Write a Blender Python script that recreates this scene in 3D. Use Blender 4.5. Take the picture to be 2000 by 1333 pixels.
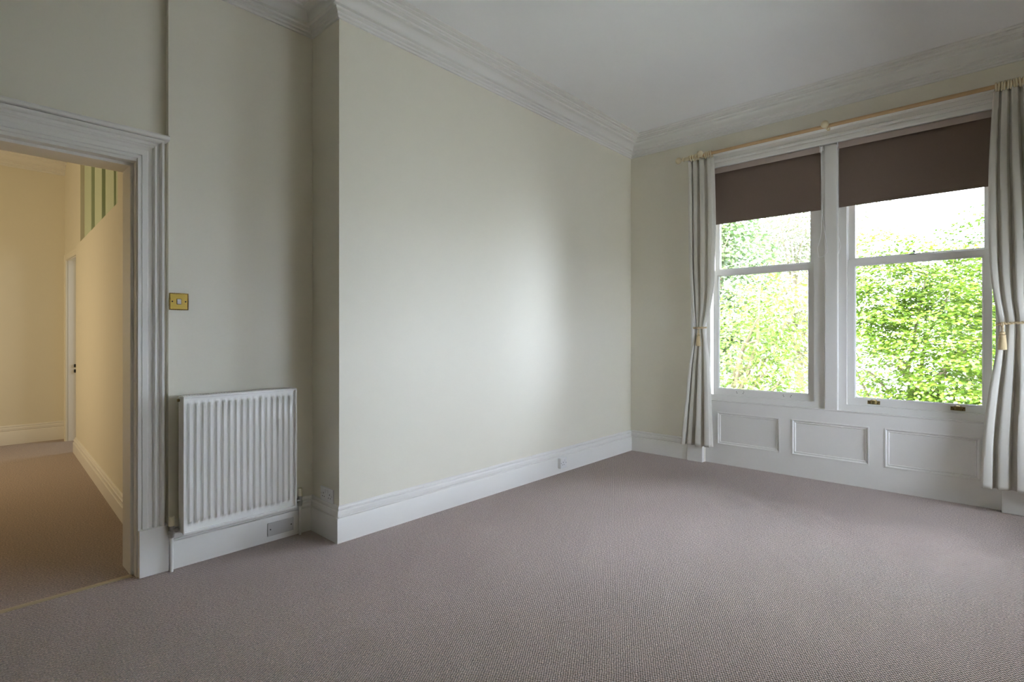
import bpy, bmesh, math, random
import numpy as np
from mathutils import Vector, Matrix

# ------------------------------------------------------------------ clear
for o in list(bpy.data.objects):
    bpy.data.objects.remove(o)
S = bpy.context.scene
C = S.collection
R = math.radians

# ------------------------------------------------------------------ camera
cd = bpy.data.cameras.new('camera')
cam = bpy.data.objects.new('camera', cd)
C.objects.link(cam)
cam.location = (0, 0, 1.2)
cam.rotation_euler = (R(90), 0, R(42.5))
cd.sensor_width = 36
cd.lens = 18.54
cd.shift_y = -0.00625
cd.clip_start = 0.02
cd.clip_end = 300
S.camera = cam

# ------------------------------------------------------------------ light and exposure
SKY = 4.5
SUN = 2.0
EXPOSURE = 2.46
S.view_settings.view_transform = 'Standard'
S.view_settings.look = 'None'
S.view_settings.gamma = 1
S.view_settings.use_curve_mapping = False
S.view_settings.exposure = EXPOSURE
w = bpy.data.worlds.new('sky')
S.world = w
w.use_nodes = True
bg = w.node_tree.nodes['Background']
bg.inputs[0].default_value = (0.765, 0.845, 1.0, 1)
bg.inputs[1].default_value = SKY


def lamp(name, kind, loc, target, energy, colour, size=None, size_y=None):
    d = bpy.data.lights.new(name, kind)
    d.energy = energy
    d.color = colour
    if kind == 'AREA':
        d.shape = 'RECTANGLE'
        d.size = size
        d.size_y = size_y or size
    o = bpy.data.objects.new(name, d)
    C.objects.link(o)
    o.location = loc
    v = Vector(target) - Vector(loc)
    o.rotation_euler = v.to_track_quat('-Z', 'Y').to_euler()
    return o


sun = lamp('sun', 'SUN', (3, -10, 14), (0, 0, 0), SUN, (1.0, 0.95, 0.84))
sun.rotation_euler = Vector((-0.35, 0.62, -0.9)).to_track_quat('-Z', 'Y').to_euler()
sun.data.angle = R(3)
# an added, unseen warm fill low in the hall, and the daylight of the room beyond its far door
HALL = lamp('hall_fill', 'AREA', (-5.9, -1.25, 1.35), (-6.6, 1.0, 1.15), 4.2, (1.0, 0.77, 0.47), 1.0, 1.2)
FARROOM = lamp('far_room_daylight', 'AREA', (-7.0, 2.5, 1.6), (-7.3, 1.0, 0.9), 2, (0.9, 0.96, 1.0), 0.8, 1.2)

cy = S.cycles
cy.use_denoising = True
cy.use_adaptive_sampling = False
cy.max_bounces = 14
cy.diffuse_bounces = 10
cy.glossy_bounces = 4
cy.transmission_bounces = 6
cy.transparent_max_bounces = 12
cy.caustics_reflective = False
cy.caustics_refractive = False
cy.sample_clamp_indirect = 6

# ------------------------------------------------------------------ materials


def mat(name, colour, rough=0.6, metal=0.0, bump=0.0, scale=60.0, vary=0.0, spec=0.5, coat=0.0):
    m = bpy.data.materials.new(name)
    m.use_nodes = True
    nt = m.node_tree
    N, L = nt.nodes, nt.links
    b = N['Principled BSDF']
    b.inputs['Base Color'].default_value = (*colour, 1)
    b.inputs['Roughness'].default_value = rough
    b.inputs['Metallic'].default_value = metal
    b.inputs['Specular IOR Level'].default_value = spec
    b.inputs['Coat Weight'].default_value = coat
    tc = N.new('ShaderNodeTexCoord')
    if vary:
        n = N.new('ShaderNodeTexNoise')
        n.inputs['Scale'].default_value = scale * 0.12
        n.inputs['Detail'].default_value = 4
        L.new(tc.outputs['Object'], n.inputs['Vector'])
        r = N.new('ShaderNodeMix')
        r.data_type = 'RGBA'
        r.inputs[6].default_value = (*[c * (1 - vary) for c in colour], 1)
        r.inputs[7].default_value = (*[min(1, c * (1 + vary)) for c in colour], 1)
        L.new(n.outputs['Fac'], r.inputs[0])
        L.new(r.outputs[2], b.inputs['Base Color'])
    if bump:
        n2 = N.new('ShaderNodeTexNoise')
        n2.inputs['Scale'].default_value = scale
        n2.inputs['Detail'].default_value = 6
        L.new(tc.outputs['Object'], n2.inputs['Vector'])
        bp = N.new('ShaderNodeBump')
        bp.inputs['Strength'].default_value = bump
        bp.inputs['Distance'].default_value = 0.002
        L.new(n2.outputs['Fac'], bp.inputs['Height'])
        L.new(bp.outputs[0], b.inputs['Normal'])
    return m


M = {}
M['wall'] = mat('cream_wall_paint', (0.80, 0.772, 0.665), 0.55, bump=0.12, scale=90, vary=0.012)
M['ceiling'] = mat('white_ceiling_paint', (0.84, 0.845, 0.86), 0.8, bump=0.05, scale=60, vary=0.01)
M['gloss'] = mat('white_gloss_paint', (0.825, 0.815, 0.785), 0.32, bump=0.04, scale=40, vary=0.01)
M['plaster'] = mat('white_plaster_paint', (0.80, 0.795, 0.77), 0.6, vary=0.01)
M['radiator'] = mat('white_enamel', (0.86, 0.86, 0.84), 0.28)
M['dark'] = mat('dark_gap', (0.02, 0.018, 0.015), 0.7)
M['brass'] = mat('polished_brass', (0.74, 0.55, 0.16), 0.22, 1.0, vary=0.06, scale=300)
M['oldbrass'] = mat('dull_brass', (0.30, 0.23, 0.10), 0.55, 1.0, vary=0.25, scale=400)
M['ropebrass'] = mat('dark_rope_brass', (0.30, 0.20, 0.06), 0.4, 1.0, vary=0.3, scale=900)
M['plastic'] = mat('white_plastic', (0.80, 0.80, 0.80), 0.35)
M['greyplastic'] = mat('grey_plastic', (0.52, 0.51, 0.50), 0.45)
M['cream_plastic'] = mat('cream_plastic', (0.80, 0.74, 0.55), 0.4)
M['chrome'] = mat('tarnished_chrome', (0.45, 0.44, 0.42), 0.3, 1.0, vary=0.25, scale=400)
M['blind'] = mat('brown_blind_fabric', (0.205, 0.155, 0.125), 0.8, bump=0.1, scale=700, vary=0.03, spec=0.2)
M['fascia'] = mat('light_brown_fascia', (0.46, 0.38, 0.34), 0.6, vary=0.02, spec=0.3)
M['pine'] = mat('pine_wood', (0.60, 0.40, 0.21), 0.45, vary=0.12, scale=120)
M['cream_wood'] = mat('cream_painted_wood', (0.72, 0.63, 0.42), 0.4, vary=0.05, scale=200)
M['cord'] = mat('white_cord', (0.86, 0.86, 0.87), 0.6)
M['rope'] = mat('gold_cream_rope', (0.66, 0.53, 0.33), 0.75, bump=0.6, scale=500, vary=0.1)
M['tassel'] = mat('gold_cream_thread', (0.66, 0.52, 0.30), 0.8, bump=0.6, scale=600, vary=0.12)
M['green_board'] = mat('green_daylight_tint', (0.60, 0.70, 0.52), 0.6, vary=0.02)  # green light off the foliage is put into the boards' colour
M['green_back'] = mat('dark_green_daylight_tint', (0.31, 0.39, 0.23), 0.7, vary=0.03)  # same green daylight in the colour, darker for the gaps
M['threshold'] = mat('pale_brass_strip', (0.55, 0.48, 0.34), 0.4, 0.6)
M['gravel'] = mat('pale_bounce_gravel', (0.50, 0.50, 0.47), 0.9, vary=0.15, scale=60)  # unseen ground, chosen pale to bounce light up into the room
M['bark'] = mat('grey_brown_bark', (0.22, 0.17, 0.11), 0.9, bump=0.6, scale=30, vary=0.25)


def fabric_mat():
    m = mat('cream_curtain_cloth', (0.74, 0.715, 0.65), 0.85, vary=0.02, scale=100, spec=0.15)
    nt = m.node_tree
    N, L = nt.nodes, nt.links
    b = N['Principled BSDF']
    tc = N.new('ShaderNodeTexCoord')
    wv = N.new('ShaderNodeTexNoise')
    mp = N.new('ShaderNodeMapping')
    mp.inputs['Scale'].default_value = (900, 900, 180)
    L.new(tc.outputs['Object'], mp.inputs['Vector'])
    L.new(mp.outputs[0], wv.inputs['Vector'])
    wv.inputs['Scale'].default_value = 1.0
    bp = N.new('ShaderNodeBump')
    bp.inputs['Strength'].default_value = 0.25
    bp.inputs['Distance'].default_value = 0.001
    L.new(wv.outputs['Fac'], bp.inputs['Height'])
    L.new(bp.outputs[0], b.inputs['Normal'])
    t = N.new('ShaderNodeBsdfTranslucent')
    t.inputs[0].default_value = (0.74, 0.71, 0.63, 1)
    mx = N.new('ShaderNodeMixShader')
    mx.inputs[0].default_value = 0.14
    L.new(b.outputs[0], mx.inputs[1])
    L.new(t.outputs[0], mx.inputs[2])
    L.new(mx.outputs[0], N['Material Output'].inputs[0])
    return m


M['curtain'] = fabric_mat()


def carpet_mat():
    """looped wool carpet: knots on a staggered lattice, dark pits between them"""
    m = bpy.data.materials.new('looped_wool_carpet')
    m.use_nodes = True
    nt = m.node_tree
    N, L = nt.nodes, nt.links
    b = N['Principled BSDF']
    b.inputs['Roughness'].default_value = 0.95
    b.inputs['Specular IOR Level'].default_value = 0.1
    b.inputs['Sheen Tint'].default_value = (0.88, 0.87, 1.0, 1)
    b.inputs['Sheen Weight'].default_value = 0.45
    b.inputs['Sheen Roughness'].default_value = 0.35
    tc = N.new('ShaderNodeTexCoord')
    # slight wobble of the rows
    nz = N.new('ShaderNodeTexNoise')
    nz.inputs['Scale'].default_value = 45
    nz.inputs['Detail'].default_value = 3
    L.new(tc.outputs['Object'], nz.inputs['Vector'])
    sub = N.new('ShaderNodeVectorMath')
    sub.operation = 'SUBTRACT'
    sub.inputs[1].default_value = (0.5, 0.5, 0.5)
    L.new(nz.outputs['Color'], sub.inputs[0])
    scl = N.new('ShaderNodeVectorMath')
    scl.operation = 'SCALE'
    scl.inputs['Scale'].default_value = 0.009
    L.new(sub.outputs[0], scl.inputs[0])
    add = N.new('ShaderNodeVectorMath')
    add.operation = 'ADD'
    L.new(tc.outputs['Object'], add.inputs[0])
    L.new(scl.outputs[0], add.inputs[1])
    s, p = 0.0098, 0.0080     # loop spacing along x, row pitch along y

    def wave(kx, ky):
        d = N.new('ShaderNodeVectorMath')
        d.operation = 'DOT_PRODUCT'
        d.inputs[1].default_value = (kx, ky, 0)
        L.new(add.outputs[0], d.inputs[0])
        c = N.new('ShaderNodeMath')
        c.operation = 'COSINE'
        L.new(d.outputs['Value'], c.inputs[0])
        return c
    k1 = wave(2 * math.pi / s, math.pi / p)
    k2 = wave(2 * math.pi / s, -math.pi / p)
    h = N.new('ShaderNodeMath')
    h.operation = 'ADD'
    L.new(k1.outputs[0], h.inputs[0])
    L.new(k2.outputs[0], h.inputs[1])
    mr = N.new('ShaderNodeMapRange')
    mr.inputs['From Min'].default_value = -1.6
    mr.inputs['From Max'].default_value = 1.4
    L.new(h.outputs[0], mr.inputs['Value'])
    fib = N.new('ShaderNodeTexNoise')
    fib.inputs['Scale'].default_value = 130
    fib.inputs['Detail'].default_value = 4
    L.new(tc.outputs['Object'], fib.inputs['Vector'])
    mix = N.new('ShaderNodeMix')
    mix.data_type = 'RGBA'
    mix.inputs[6].default_value = (0.175, 0.132, 0.110, 1)
    mix.inputs[7].default_value = (0.72, 0.585, 0.49, 1)
    L.new(mr.outputs[0], mix.inputs[0])
    mot = N.new('ShaderNodeMix')
    mot.data_type = 'RGBA'
    mot.blend_type = 'MULTIPLY'
    mot.inputs[0].default_value = 1.0
    rmp = N.new('ShaderNodeMapRange')
    rmp.inputs['From Min'].default_value = 0.3
    rmp.inputs['From Max'].default_value = 0.7
    rmp.inputs['To Min'].default_value = 0.58
    rmp.inputs['To Max'].default_value = 1.38
    L.new(fib.outputs['Fac'], rmp.inputs['Value'])
    L.new(mix.outputs[2], mot.inputs[6])
    L.new(rmp.outputs[0], mot.inputs[7])
    L.new(mot.outputs[2], b.inputs['Base Color'])
    bp = N.new('ShaderNodeBump')
    bp.inputs['Strength'].default_value = 0.6
    bp.inputs['Distance'].default_value = 0.003
    L.new(h.outputs[0], bp.inputs['Height'])
    L.new(bp.outputs[0], b.inputs['Normal'])
    return m


M['carpet'] = carpet_mat()


def glass_mat():
    m = bpy.data.materials.new('window_glass')
    m.use_nodes = True
    nt = m.node_tree
    N, L = nt.nodes, nt.links
    N.remove(N['Principled BSDF'])
    t = N.new('ShaderNodeBsdfTransparent')
    t.inputs[0].default_value = (0.98, 0.985, 0.98, 1)
    g = N.new('ShaderNodeBsdfGlossy')
    g.inputs['Roughness'].default_value = 0.0
    f = N.new('ShaderNodeFresnel')
    f.inputs['IOR'].default_value = 1.45
    mx = N.new('ShaderNodeMixShader')
    L.new(f.outputs[0], mx.inputs[0])
    L.new(t.outputs[0], mx.inputs[1])
    L.new(g.outputs[0], mx.inputs[2])
    L.new(mx.outputs[0], N['Material Output'].inputs[0])
    return m


M['glass'] = glass_mat()


def leaf_mat(name, c1, c2, trans=0.45, gloss=0.075):
    m = bpy.data.materials.new(name)
    m.use_nodes = True
    nt = m.node_tree
    N, L = nt.nodes, nt.links
    N.remove(N['Principled BSDF'])
    gi = N.new('ShaderNodeNewGeometry')
    mix = N.new('ShaderNodeMix')
    mix.data_type = 'RGBA'
    mix.inputs[6].default_value = (*c1, 1)
    mix.inputs[7].default_value = (*c2, 1)
    L.new(gi.outputs['Random Per Island'], mix.inputs[0])
    d = N.new('ShaderNodeBsdfDiffuse')
    t = N.new('ShaderNodeBsdfTranslucent')
    g = N.new('ShaderNodeBsdfGlossy')
    g.inputs['Roughness'].default_value = 0.4
    g.inputs['Color'].default_value = (1, 1, 1, 1)
    L.new(mix.outputs[2], d.inputs[0])
    L.new(mix.outputs[2], t.inputs[0])
    a = N.new('ShaderNodeMixShader')
    a.inputs[0].default_value = trans
    L.new(d.outputs[0], a.inputs[1])
    L.new(t.outputs[0], a.inputs[2])
    b = N.new('ShaderNodeMixShader')
    b.inputs[0].default_value = gloss
    L.new(a.outputs[0], b.inputs[1])
    L.new(g.outputs[0], b.inputs[2])
    L.new(b.outputs[0], N['Material Output'].inputs[0])
    return m


M['maple'] = leaf_mat('maple_leaf', (0.070, 0.150, 0.010), (0.26, 0.365, 0.036))
M['dark_maple'] = leaf_mat('backlit_maple_leaf', (0.040, 0.085, 0.010), (0.12, 0.18, 0.026), 0.35, 0.025)  # darker maple copy: the backlit look of the crown is in the colour
M['ash'] = leaf_mat('lime_leaf', (0.105, 0.185, 0.018), (0.26, 0.36, 0.06))
M['darkleaf'] = leaf_mat('mid_green_leaf', (0.050, 0.100, 0.030), (0.21, 0.28, 0.10))
M['paleleaf'] = leaf_mat('pale_olive_leaf', (0.080, 0.105, 0.040), (0.23, 0.235, 0.12))

# ------------------------------------------------------------------ mesh helpers


class MB:
    def __init__(self):
        self.v, self.f = [], []

    def add(self, v, f):
        k = len(self.v)
        self.v += [tuple(p) for p in v]
        self.f += [tuple(i + k for i in q) for q in f]
        return self

    def box(self, x0, x1, y0, y1, z0, z1):
        v = [(x, y, z) for x in (x0, x1) for y in (y0, y1) for z in (z0, z1)]
        return self.add(v, [(0, 1, 3, 2), (4, 6, 7, 5), (0, 4, 5, 1), (2, 3, 7, 6), (0, 2, 6, 4), (1, 5, 7, 3)])

    def lathe(self, prof, origin=(0, 0, 0), axis=(0, 0, 1), n=20):
        """prof: list of (radius, height along axis)"""
        q = Vector((0, 0, 1)).rotation_difference(Vector(axis).normalized())
        o = Vector(origin)
        v, f = [], []
        for r, h in prof:
            for i in range(n):
                a = 2 * math.pi * i / n
                v.append(o + q @ Vector((r * math.cos(a), r * math.sin(a), h)))
        for j in range(len(prof) - 1):
            for i in range(n):
                a, b = j * n + i, j * n + (i + 1) % n
                f.append((a, b, b + n, a + n))
        f.append(tuple(range(n))[::-1])
        k = (len(prof) - 1) * n
        f.append(tuple(range(k, k + n)))
        return self.add(v, f)

    def cyl(self, p0, p1, r0, r1=None, n=16):
        d = Vector(p1) - Vector(p0)
        return self.lathe([(r0, 0), (r0 if r1 is None else r1, d.length)], p0, d, n)

    def ball(self, c, r, n=18):
        prof = [(max(r * math.sin(math.pi * k / n), 1e-4), -r * math.cos(math.pi * k / n)) for k in range(n + 1)]
        return self.lathe(prof, c, (0, 0, 1), n)

    def torus(self, c, axis, Rr, r, n=24, k=8, sx=1.0, sy=1.0):
        q = Vector((0, 0, 1)).rotation_difference(Vector(axis).normalized())
        v, f = [], []
        for i in range(n):
            a = 2 * math.pi * i / n
            for j in range(k):
                b = 2 * math.pi * j / k
                v.append(Vector(c) + q @ Vector(((Rr * sx + r * math.cos(b)) * math.cos(a), (Rr * sy + r * math.cos(b)) * math.sin(a), r * math.sin(b))))
        for i in range(n):
            for j in range(k):
                f.append((i * k + j, ((i + 1) % n) * k + j, ((i + 1) % n) * k + (j + 1) % k, i * k + (j + 1) % k))
        return self.add(v, f)

    def tube(self, pts, radii, n=6):
        pts = [Vector(p) for p in pts]
        if not hasattr(radii, '__len__'):
            radii = [radii] * len(pts)
        v, f = [], []
        ref = Vector((0.31, 0.87, 0.39))
        for i, p in enumerate(pts):
            t = (pts[min(i + 1, len(pts) - 1)] - pts[max(i - 1, 0)]).normalized()
            a = t.cross(ref).normalized()
            b = t.cross(a)
            for j in range(n):
                g = 2 * math.pi * j / n
                v.append(p + (a * math.cos(g) + b * math.sin(g)) * radii[i])
        for i in range(len(pts) - 1):
            for j in range(n):
                f.append((i * n + j, i * n + (j + 1) % n, (i + 1) * n + (j + 1) % n, (i + 1) * n + j))
        f.append(tuple(range(n))[::-1])
        k = (len(pts) - 1) * n
        f.append(tuple(range(k, k + n)))
        return self.add(v, f)

    def sweep(self, path, prof, fn, closed=False):
        """prof (d, h) swept along a 2-D path; d runs along the left normal with mitred corners, fn maps (a, b, h) to 3-D"""
        P = [Vector(p) for p in path]
        n = len(P)
        v, f = [], []
        for i in range(n):
            def nrm(a, b):
                t = (b - a).normalized()
                return Vector((-t.y, t.x))
            if closed or 0 < i < n - 1:
                n1 = nrm(P[i - 1], P[i])
                n2 = nrm(P[i], P[(i + 1) % n])
                m = (n1 + n2) / (1 + n1.dot(n2))
            elif i == 0:
                m = nrm(P[0], P[1])
            else:
                m = nrm(P[-2], P[-1])
            for d, h in prof:
                q = P[i] + m * d
                v.append(fn(q.x, q.y, h))
        k = len(prof)
        for i in range(n if closed else n - 1):
            j2 = (i + 1) % n
            for j in range(k):
                f.append((i * k + j, i * k + (j + 1) % k, j2 * k + (j + 1) % k, j2 * k + j))
        if not closed:
            f.append(tuple(range(k)))
            f.append(tuple(range((n - 1) * k, n * k))[::-1])
        return self.add(v, f)

    def plate(self, us, vs, holes, t0, t1, fn):
        """a slab over the grid us x vs, open where holes (u0, u1, v0, v1) say so; fn maps (u, v, t)"""
        def solid(i, j):
            if not (0 <= i < len(us) - 1 and 0 <= j < len(vs) - 1):
                return False
            u, v = (us[i] + us[i + 1]) / 2, (vs[j] + vs[j + 1]) / 2
            return not any(a < u < b and c < v < d for a, b, c, d in holes)
        idx, v, f = {}, [], []

        def g(i, j, s):
            if (i, j, s) not in idx:
                idx[(i, j, s)] = len(v)
                v.append(fn(us[i], vs[j], (t0, t1)[s]))
            return idx[(i, j, s)]
        for i in range(len(us) - 1):
            for j in range(len(vs) - 1):
                if not solid(i, j):
                    continue
                f.append((g(i, j, 0), g(i + 1, j, 0), g(i + 1, j + 1, 0), g(i, j + 1, 0)))
                f.append((g(i, j, 1), g(i, j + 1, 1), g(i + 1, j + 1, 1), g(i + 1, j, 1)))
                for di, dj, a, b in ((-1, 0, (0, 0), (0, 1)), (1, 0, (1, 0), (1, 1)), (0, -1, (0, 0), (1, 0)), (0, 1, (0, 1), (1, 1))):
                    if not solid(i + di, j + dj):
                        f.append((g(i + a[0], j + a[1], 0), g(i + b[0], j + b[1], 0), g(i + b[0], j + b[1], 1), g(i + a[0], j + a[1], 1)))
        return self.add(v, f)

    def build(self, name, material, parent=None, smooth=False, bevel=0.0, label=None, kind=None, angle=35, loc=None):
        me = bpy.data.meshes.new(name)
        me.from_pydata(self.v, [], self.f)
        bm = bmesh.new()
        bm.from_mesh(me)
        bmesh.ops.remove_doubles(bm, verts=bm.verts, dist=1e-6)
        bmesh.ops.recalc_face_normals(bm, faces=bm.faces)
        if bevel:
            ed = [e for e in bm.edges if len(e.link_faces) == 2 and e.calc_face_angle(0) > R(30)]
            bmesh.ops.bevel(bm, geom=ed, offset=bevel, segments=2, profile=0.6, affect='EDGES', clamp_overlap=True)
        for fc in bm.faces:
            fc.smooth = smooth
        if smooth:
            for e in bm.edges:
                if len(e.link_faces) == 2 and e.calc_face_angle(0) > R(angle):
                    e.smooth = False
        bm.to_mesh(me)
        bm.free()
        me.materials.append(material)
        o = bpy.data.objects.new(name, me)
        C.objects.link(o)
        if parent is not None:
            o.parent = parent
            o.matrix_parent_inverse = parent.matrix_world.inverted() if False else Matrix.Translation(-Vector(parent.location))
        if label:
            o['label'] = label
        if kind:
            o['kind'] = kind
        return o


def thing(name, label, cat, loc=(0, 0, 0), group=None, kind=None):
    o = bpy.data.objects.new(name, None)
    o.empty_display_size = 0.1
    C.objects.link(o)
    o.location = loc
    if label:
        o['label'] = label
    if cat:
        o['category'] = cat
    if group:
        o['group'] = group
    if kind:
        o['kind'] = kind
    return o


def struct(mb, name, material, label, cat='wall', **k):
    o = mb.build(name, material, kind='structure', **k)
    o['label'] = label
    o['category'] = cat
    return o


# ------------------------------------------------------------------ room measures (metres; camera above the origin)
XL, XA, XD = -2.80, -3.12, -3.16      # long wall, alcove wall, door wall
YW = 4.89                             # window wall
YB, YS, YD = 1.575, 0.802, 0.668      # end of the long wall, step beside the door, door edge
XR, YR = 1.35, -4.2                  # right wall, rear wall
ZC = 3.19
T = 0.16

# floor and ceiling
struct(MB().plate([-8.3, -3.14, XR + .2], [YR - .2, 5.06], [], -0.12, 0, lambda u, v, t: (u, v, t)),
       'floor', M['carpet'], 'grey brown looped wool carpet across the room and hall', 'floor')
struct(MB().box(-8.3, XR + .2, YR - .2, 5.2, ZC, ZC + .2), 'ceiling', M['ceiling'],
       'plain white painted ceiling over the room', 'ceiling')

# walls
struct(MB().box(-3.32, XL, YB, 5.2, 0, ZC), 'wall_left', M['wall'], 'long cream wall running back to the window corner')
struct(MB().box(-3.32, XA, YS, YB, 0, ZC), 'wall_alcove', M['wall'], 'narrow recessed cream wall behind the radiator')
DOOR_Y0 = -0.20
struct(MB().plate([YR - .2, DOOR_Y0 - .03, YD + .03, YS], [0, 2.085, ZC], [(DOOR_Y0 - .03, YD + .03, 0, 2.085)], -3.32, XD,
                  lambda u, v, t: (t, u, v)), 'wall_doorway', M['wall'], 'cream wall around and above the open doorway')
WY0, WY1, WZ0, WZ1 = 3.00, 4.70, .62, 1.56
struct(MB().plate([YR - .2, WY0, WY1, 5.2], [0, WZ0, WZ1, ZC], [(WY0, WY1, WZ0, WZ1)], XR, XR + .2, lambda u, v, t: (t, u, v)),
       'wall_right', M['wall'], 'cream wall on the right side of the room')
w3 = thing('window_3', 'unseen wide sash window added in the right wall to brighten the room', 'window', (XR + .1, (WY0 + WY1) / 2, WZ0), kind='structure')  # unseen window, added to bring more daylight into the room
MB().plate([WY0, WY0 + .06, (WY0 + WY1) / 2 - .03, (WY0 + WY1) / 2 + .03, WY1 - .06, WY1], [WZ0, WZ0 + .07, 1.12, 1.16, WZ1 - .06, WZ1],
           [(WY0 + .06, (WY0 + WY1) / 2 - .03, WZ0 + .07, 1.12), ((WY0 + WY1) / 2 + .03, WY1 - .06, WZ0 + .07, 1.12),
            (WY0 + .06, (WY0 + WY1) / 2 - .03, 1.16, WZ1 - .06), ((WY0 + WY1) / 2 + .03, WY1 - .06, 1.16, WZ1 - .06)], XR + .07, XR + .12,
           lambda u, v, t: (t, u, v)).build('sash_frame', M['gloss'], w3, bevel=.002)
MB().box(XR + .093, XR + .097, WY0 + .05, WY1 - .05, WZ0 + .06, WZ1 - .05).build('pane', M['glass'], w3)
MB().sweep([(WY0, WZ0), (WY0, WZ1), (WY1, WZ1), (WY1, WZ0)], [(0, 0), (0, .03), (.04, .03), (.05, .022), (.11, .03), (.12, 0)],
           lambda a, b, h: (XR - h, a, b)).build('architrave', M['gloss'], w3)
MB().box(XR - .05, XR + .08, WY0 - .13, WY1 + .13, WZ0 - .03, WZ0).build('sill', M['gloss'], w3, bevel=.004)
struct(MB().box(-3.16, XR, YR - .2, YR, 0, ZC), 'wall_rear', M['wall'], 'cream wall behind the viewer')
OX0, OX1, OZ1 = -2.0, 0.02, 2.745
struct(MB().plate([XL, OX0 - .02, OX1 + .02, XR], [0, OZ1 + .02, ZC], [(OX0 - .02, OX1 + .02, 0, OZ1 + .02)], YW, 5.2,
                  lambda u, v, t: (u, t, v)), 'wall_window', M['wall'], 'cream wall around the pair of tall sash windows')

# cornice round the room, one swept plaster run
CORN = [(0, 3.030), (.012, 3.030), (.014, 3.042), (.024, 3.046), (.024, 3.060), (.040, 3.066), (.040, 3.080), (.056, 3.085), (.056, 3.094)]
for k in range(1, 8):
    a = k / 8 * math.pi / 2
    CORN.append((.056 + .056 * (1 - math.cos(a)), 3.094 + .046 * math.sin(a)))
CORN += [(.112, 3.141), (.112, 3.131), (.123, 3.131), (.125, 3.146), (.150, 3.150), (.150, 3.160), (.160, 3.160), (.163, 3.171), (.186, 3.173), (.186, 3.181),
         (.211, 3.183), (.212, ZC), (0, ZC)]
plan = [(XR, YW), (XL, YW), (XL, YB), (XA, YB), (XA, YS), (XD, YS), (XD, YR)]
struct(MB().sweep(plan, CORN, lambda a, b, h: (a, b, h), closed=False), 'trim_1', M['plaster'],
       'moulded plaster cornice where the walls meet the ceiling', 'cornice', smooth=True, angle=28)

# skirting
SK = [(0, 0), (.025, 0), (.025, .134), (.022, .141), (.013, .144), (.013, .150), (.019, .155), (.019, .176), (.014, .183), (.008, .185),
      (.008, .190), (.012, .194), (.010, .203), (.004, .208), (0, .208)]
struct(MB().sweep([(-2.17, YW), (XL, YW), (XL, YB), (XA, YB), (XA, YS + .0005)], SK, lambda a, b, h: (a, b, h)), 'baseboard_left', M['gloss'],
       'tall white moulded skirting along the long wall and alcove', 'skirting', smooth=True, angle=30)
struct(MB().sweep([(XR, YR), (XR, YW), (.21, YW)], SK, lambda a, b, h: (a, b, h)), 'baseboard_right', M['gloss'],
       'white moulded skirting right of the window', 'skirting', smooth=True, angle=30)

# ------------------------------------------------------------------ the doorway
d1 = thing('door_1', 'open doorway with a wide white moulded architrave', 'doorway', (XD, .25, 0), kind='structure')
ARCH = [(0, 0), (0, .040), (.003, .046), (.011, .046), (.013, .034), (.019, .034), (.022, .043), (.044, .043), (.048, .036), (.064, .041),
        (.068, .050), (.074, .054), (.079, .050), (.081, .041), (.094, .041), (.097, .055), (.102, .060), (.112, .060), (.114, .050), (.116, 0)]
# right upright from the plinth block up, across the top, down the left side (mirror of it)
path = [(DOOR_Y0, .232), (DOOR_Y0, 2.07), (YD, 2.07), (YD, .232)]
MB().sweep(path, ARCH, lambda a, b, h: (XD + h, a, b)).build('architrave', M['gloss'], d1, smooth=True, angle=25)
for s, e in ((1, YD), (-1, DOOR_Y0)):
    MB().box(XD, XD + .066, min(e + s * .004, e + s * .130), max(e + s * .004, e + s * .130), 0, .232).build('plinth_block', M['gloss'], d1, bevel=.003)
CAP = [(0, 0), (.0, .064), (.004, .07), (.016, .072), (.024, .066), (.028, .05), (.028, 0)]
MB().sweep([(DOOR_Y0 - .135, 2.186), (YD + .134, 2.186)], CAP, lambda a, b, h: (XD + h, a, b)).build('head_cap', M['gloss'], d1, smooth=True, angle=25)
MB().plate([DOOR_Y0 - .03, DOOR_Y0 + .003, YD - .003, YD + .03], [0, 2.055, 2.085], [(DOOR_Y0 + .003, YD - .003, 0, 2.055)], -3.34, XD + .036,
           lambda u, v, t: (t, u, v)).build('door_lining', M['gloss'], d1, bevel=.002)
MB().plate([DOOR_Y0 + .001, DOOR_Y0 + .016, YD - .016, YD - .001], [0, 2.041, 2.057], [(DOOR_Y0 + .016, YD - .016, 0, 2.041)], -3.336, -3.175,
           lambda u, v, t: (t, u, v)).build('door_stop', M['gloss'], d1, bevel=.002)
MB().box(-3.158, -3.138, YD - .006, YD - .002, .965, .985).build('strike_plate', M['plastic'], d1, bevel=.001)
MB().box(-3.158, -3.140, YD - .005, YD - .002, .800, .825).build('strike_plate', M['plastic'], d1, bevel=.001)
tb = [(DOOR_Y0, -3.185), (DOOR_Y0, -3.150), (YD, -3.150), (YD, -3.185)]
MB().sweep([(DOOR_Y0, -3.166), (YD - .014, -3.166)], [(-.017, 0), (.017, 0), (.012, .005), (0, .008), (-.012, .005)],
           lambda a, b, h: (b, a, h)).build('threshold_bar', M['threshold'], d1, smooth=True, label='pale metal carpet bar across the doorway')

# ------------------------------------------------------------------ the hall
HA = Vector((-3.34, .784))
HB = Vector((-6.93, .9635))
HU = (HB - HA).normalized()
HN = Vector((HU.y, -HU.x))
if HN.y < 0:
    HN = -HN                          # points away from the hall
HL = (HB - HA).length


def hall(s, n, z):
    p = HA + HU * s + HN * n
    return (p.x, p.y, z)


def hallp(u, v, t):
    return hall(u, t, v)


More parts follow.
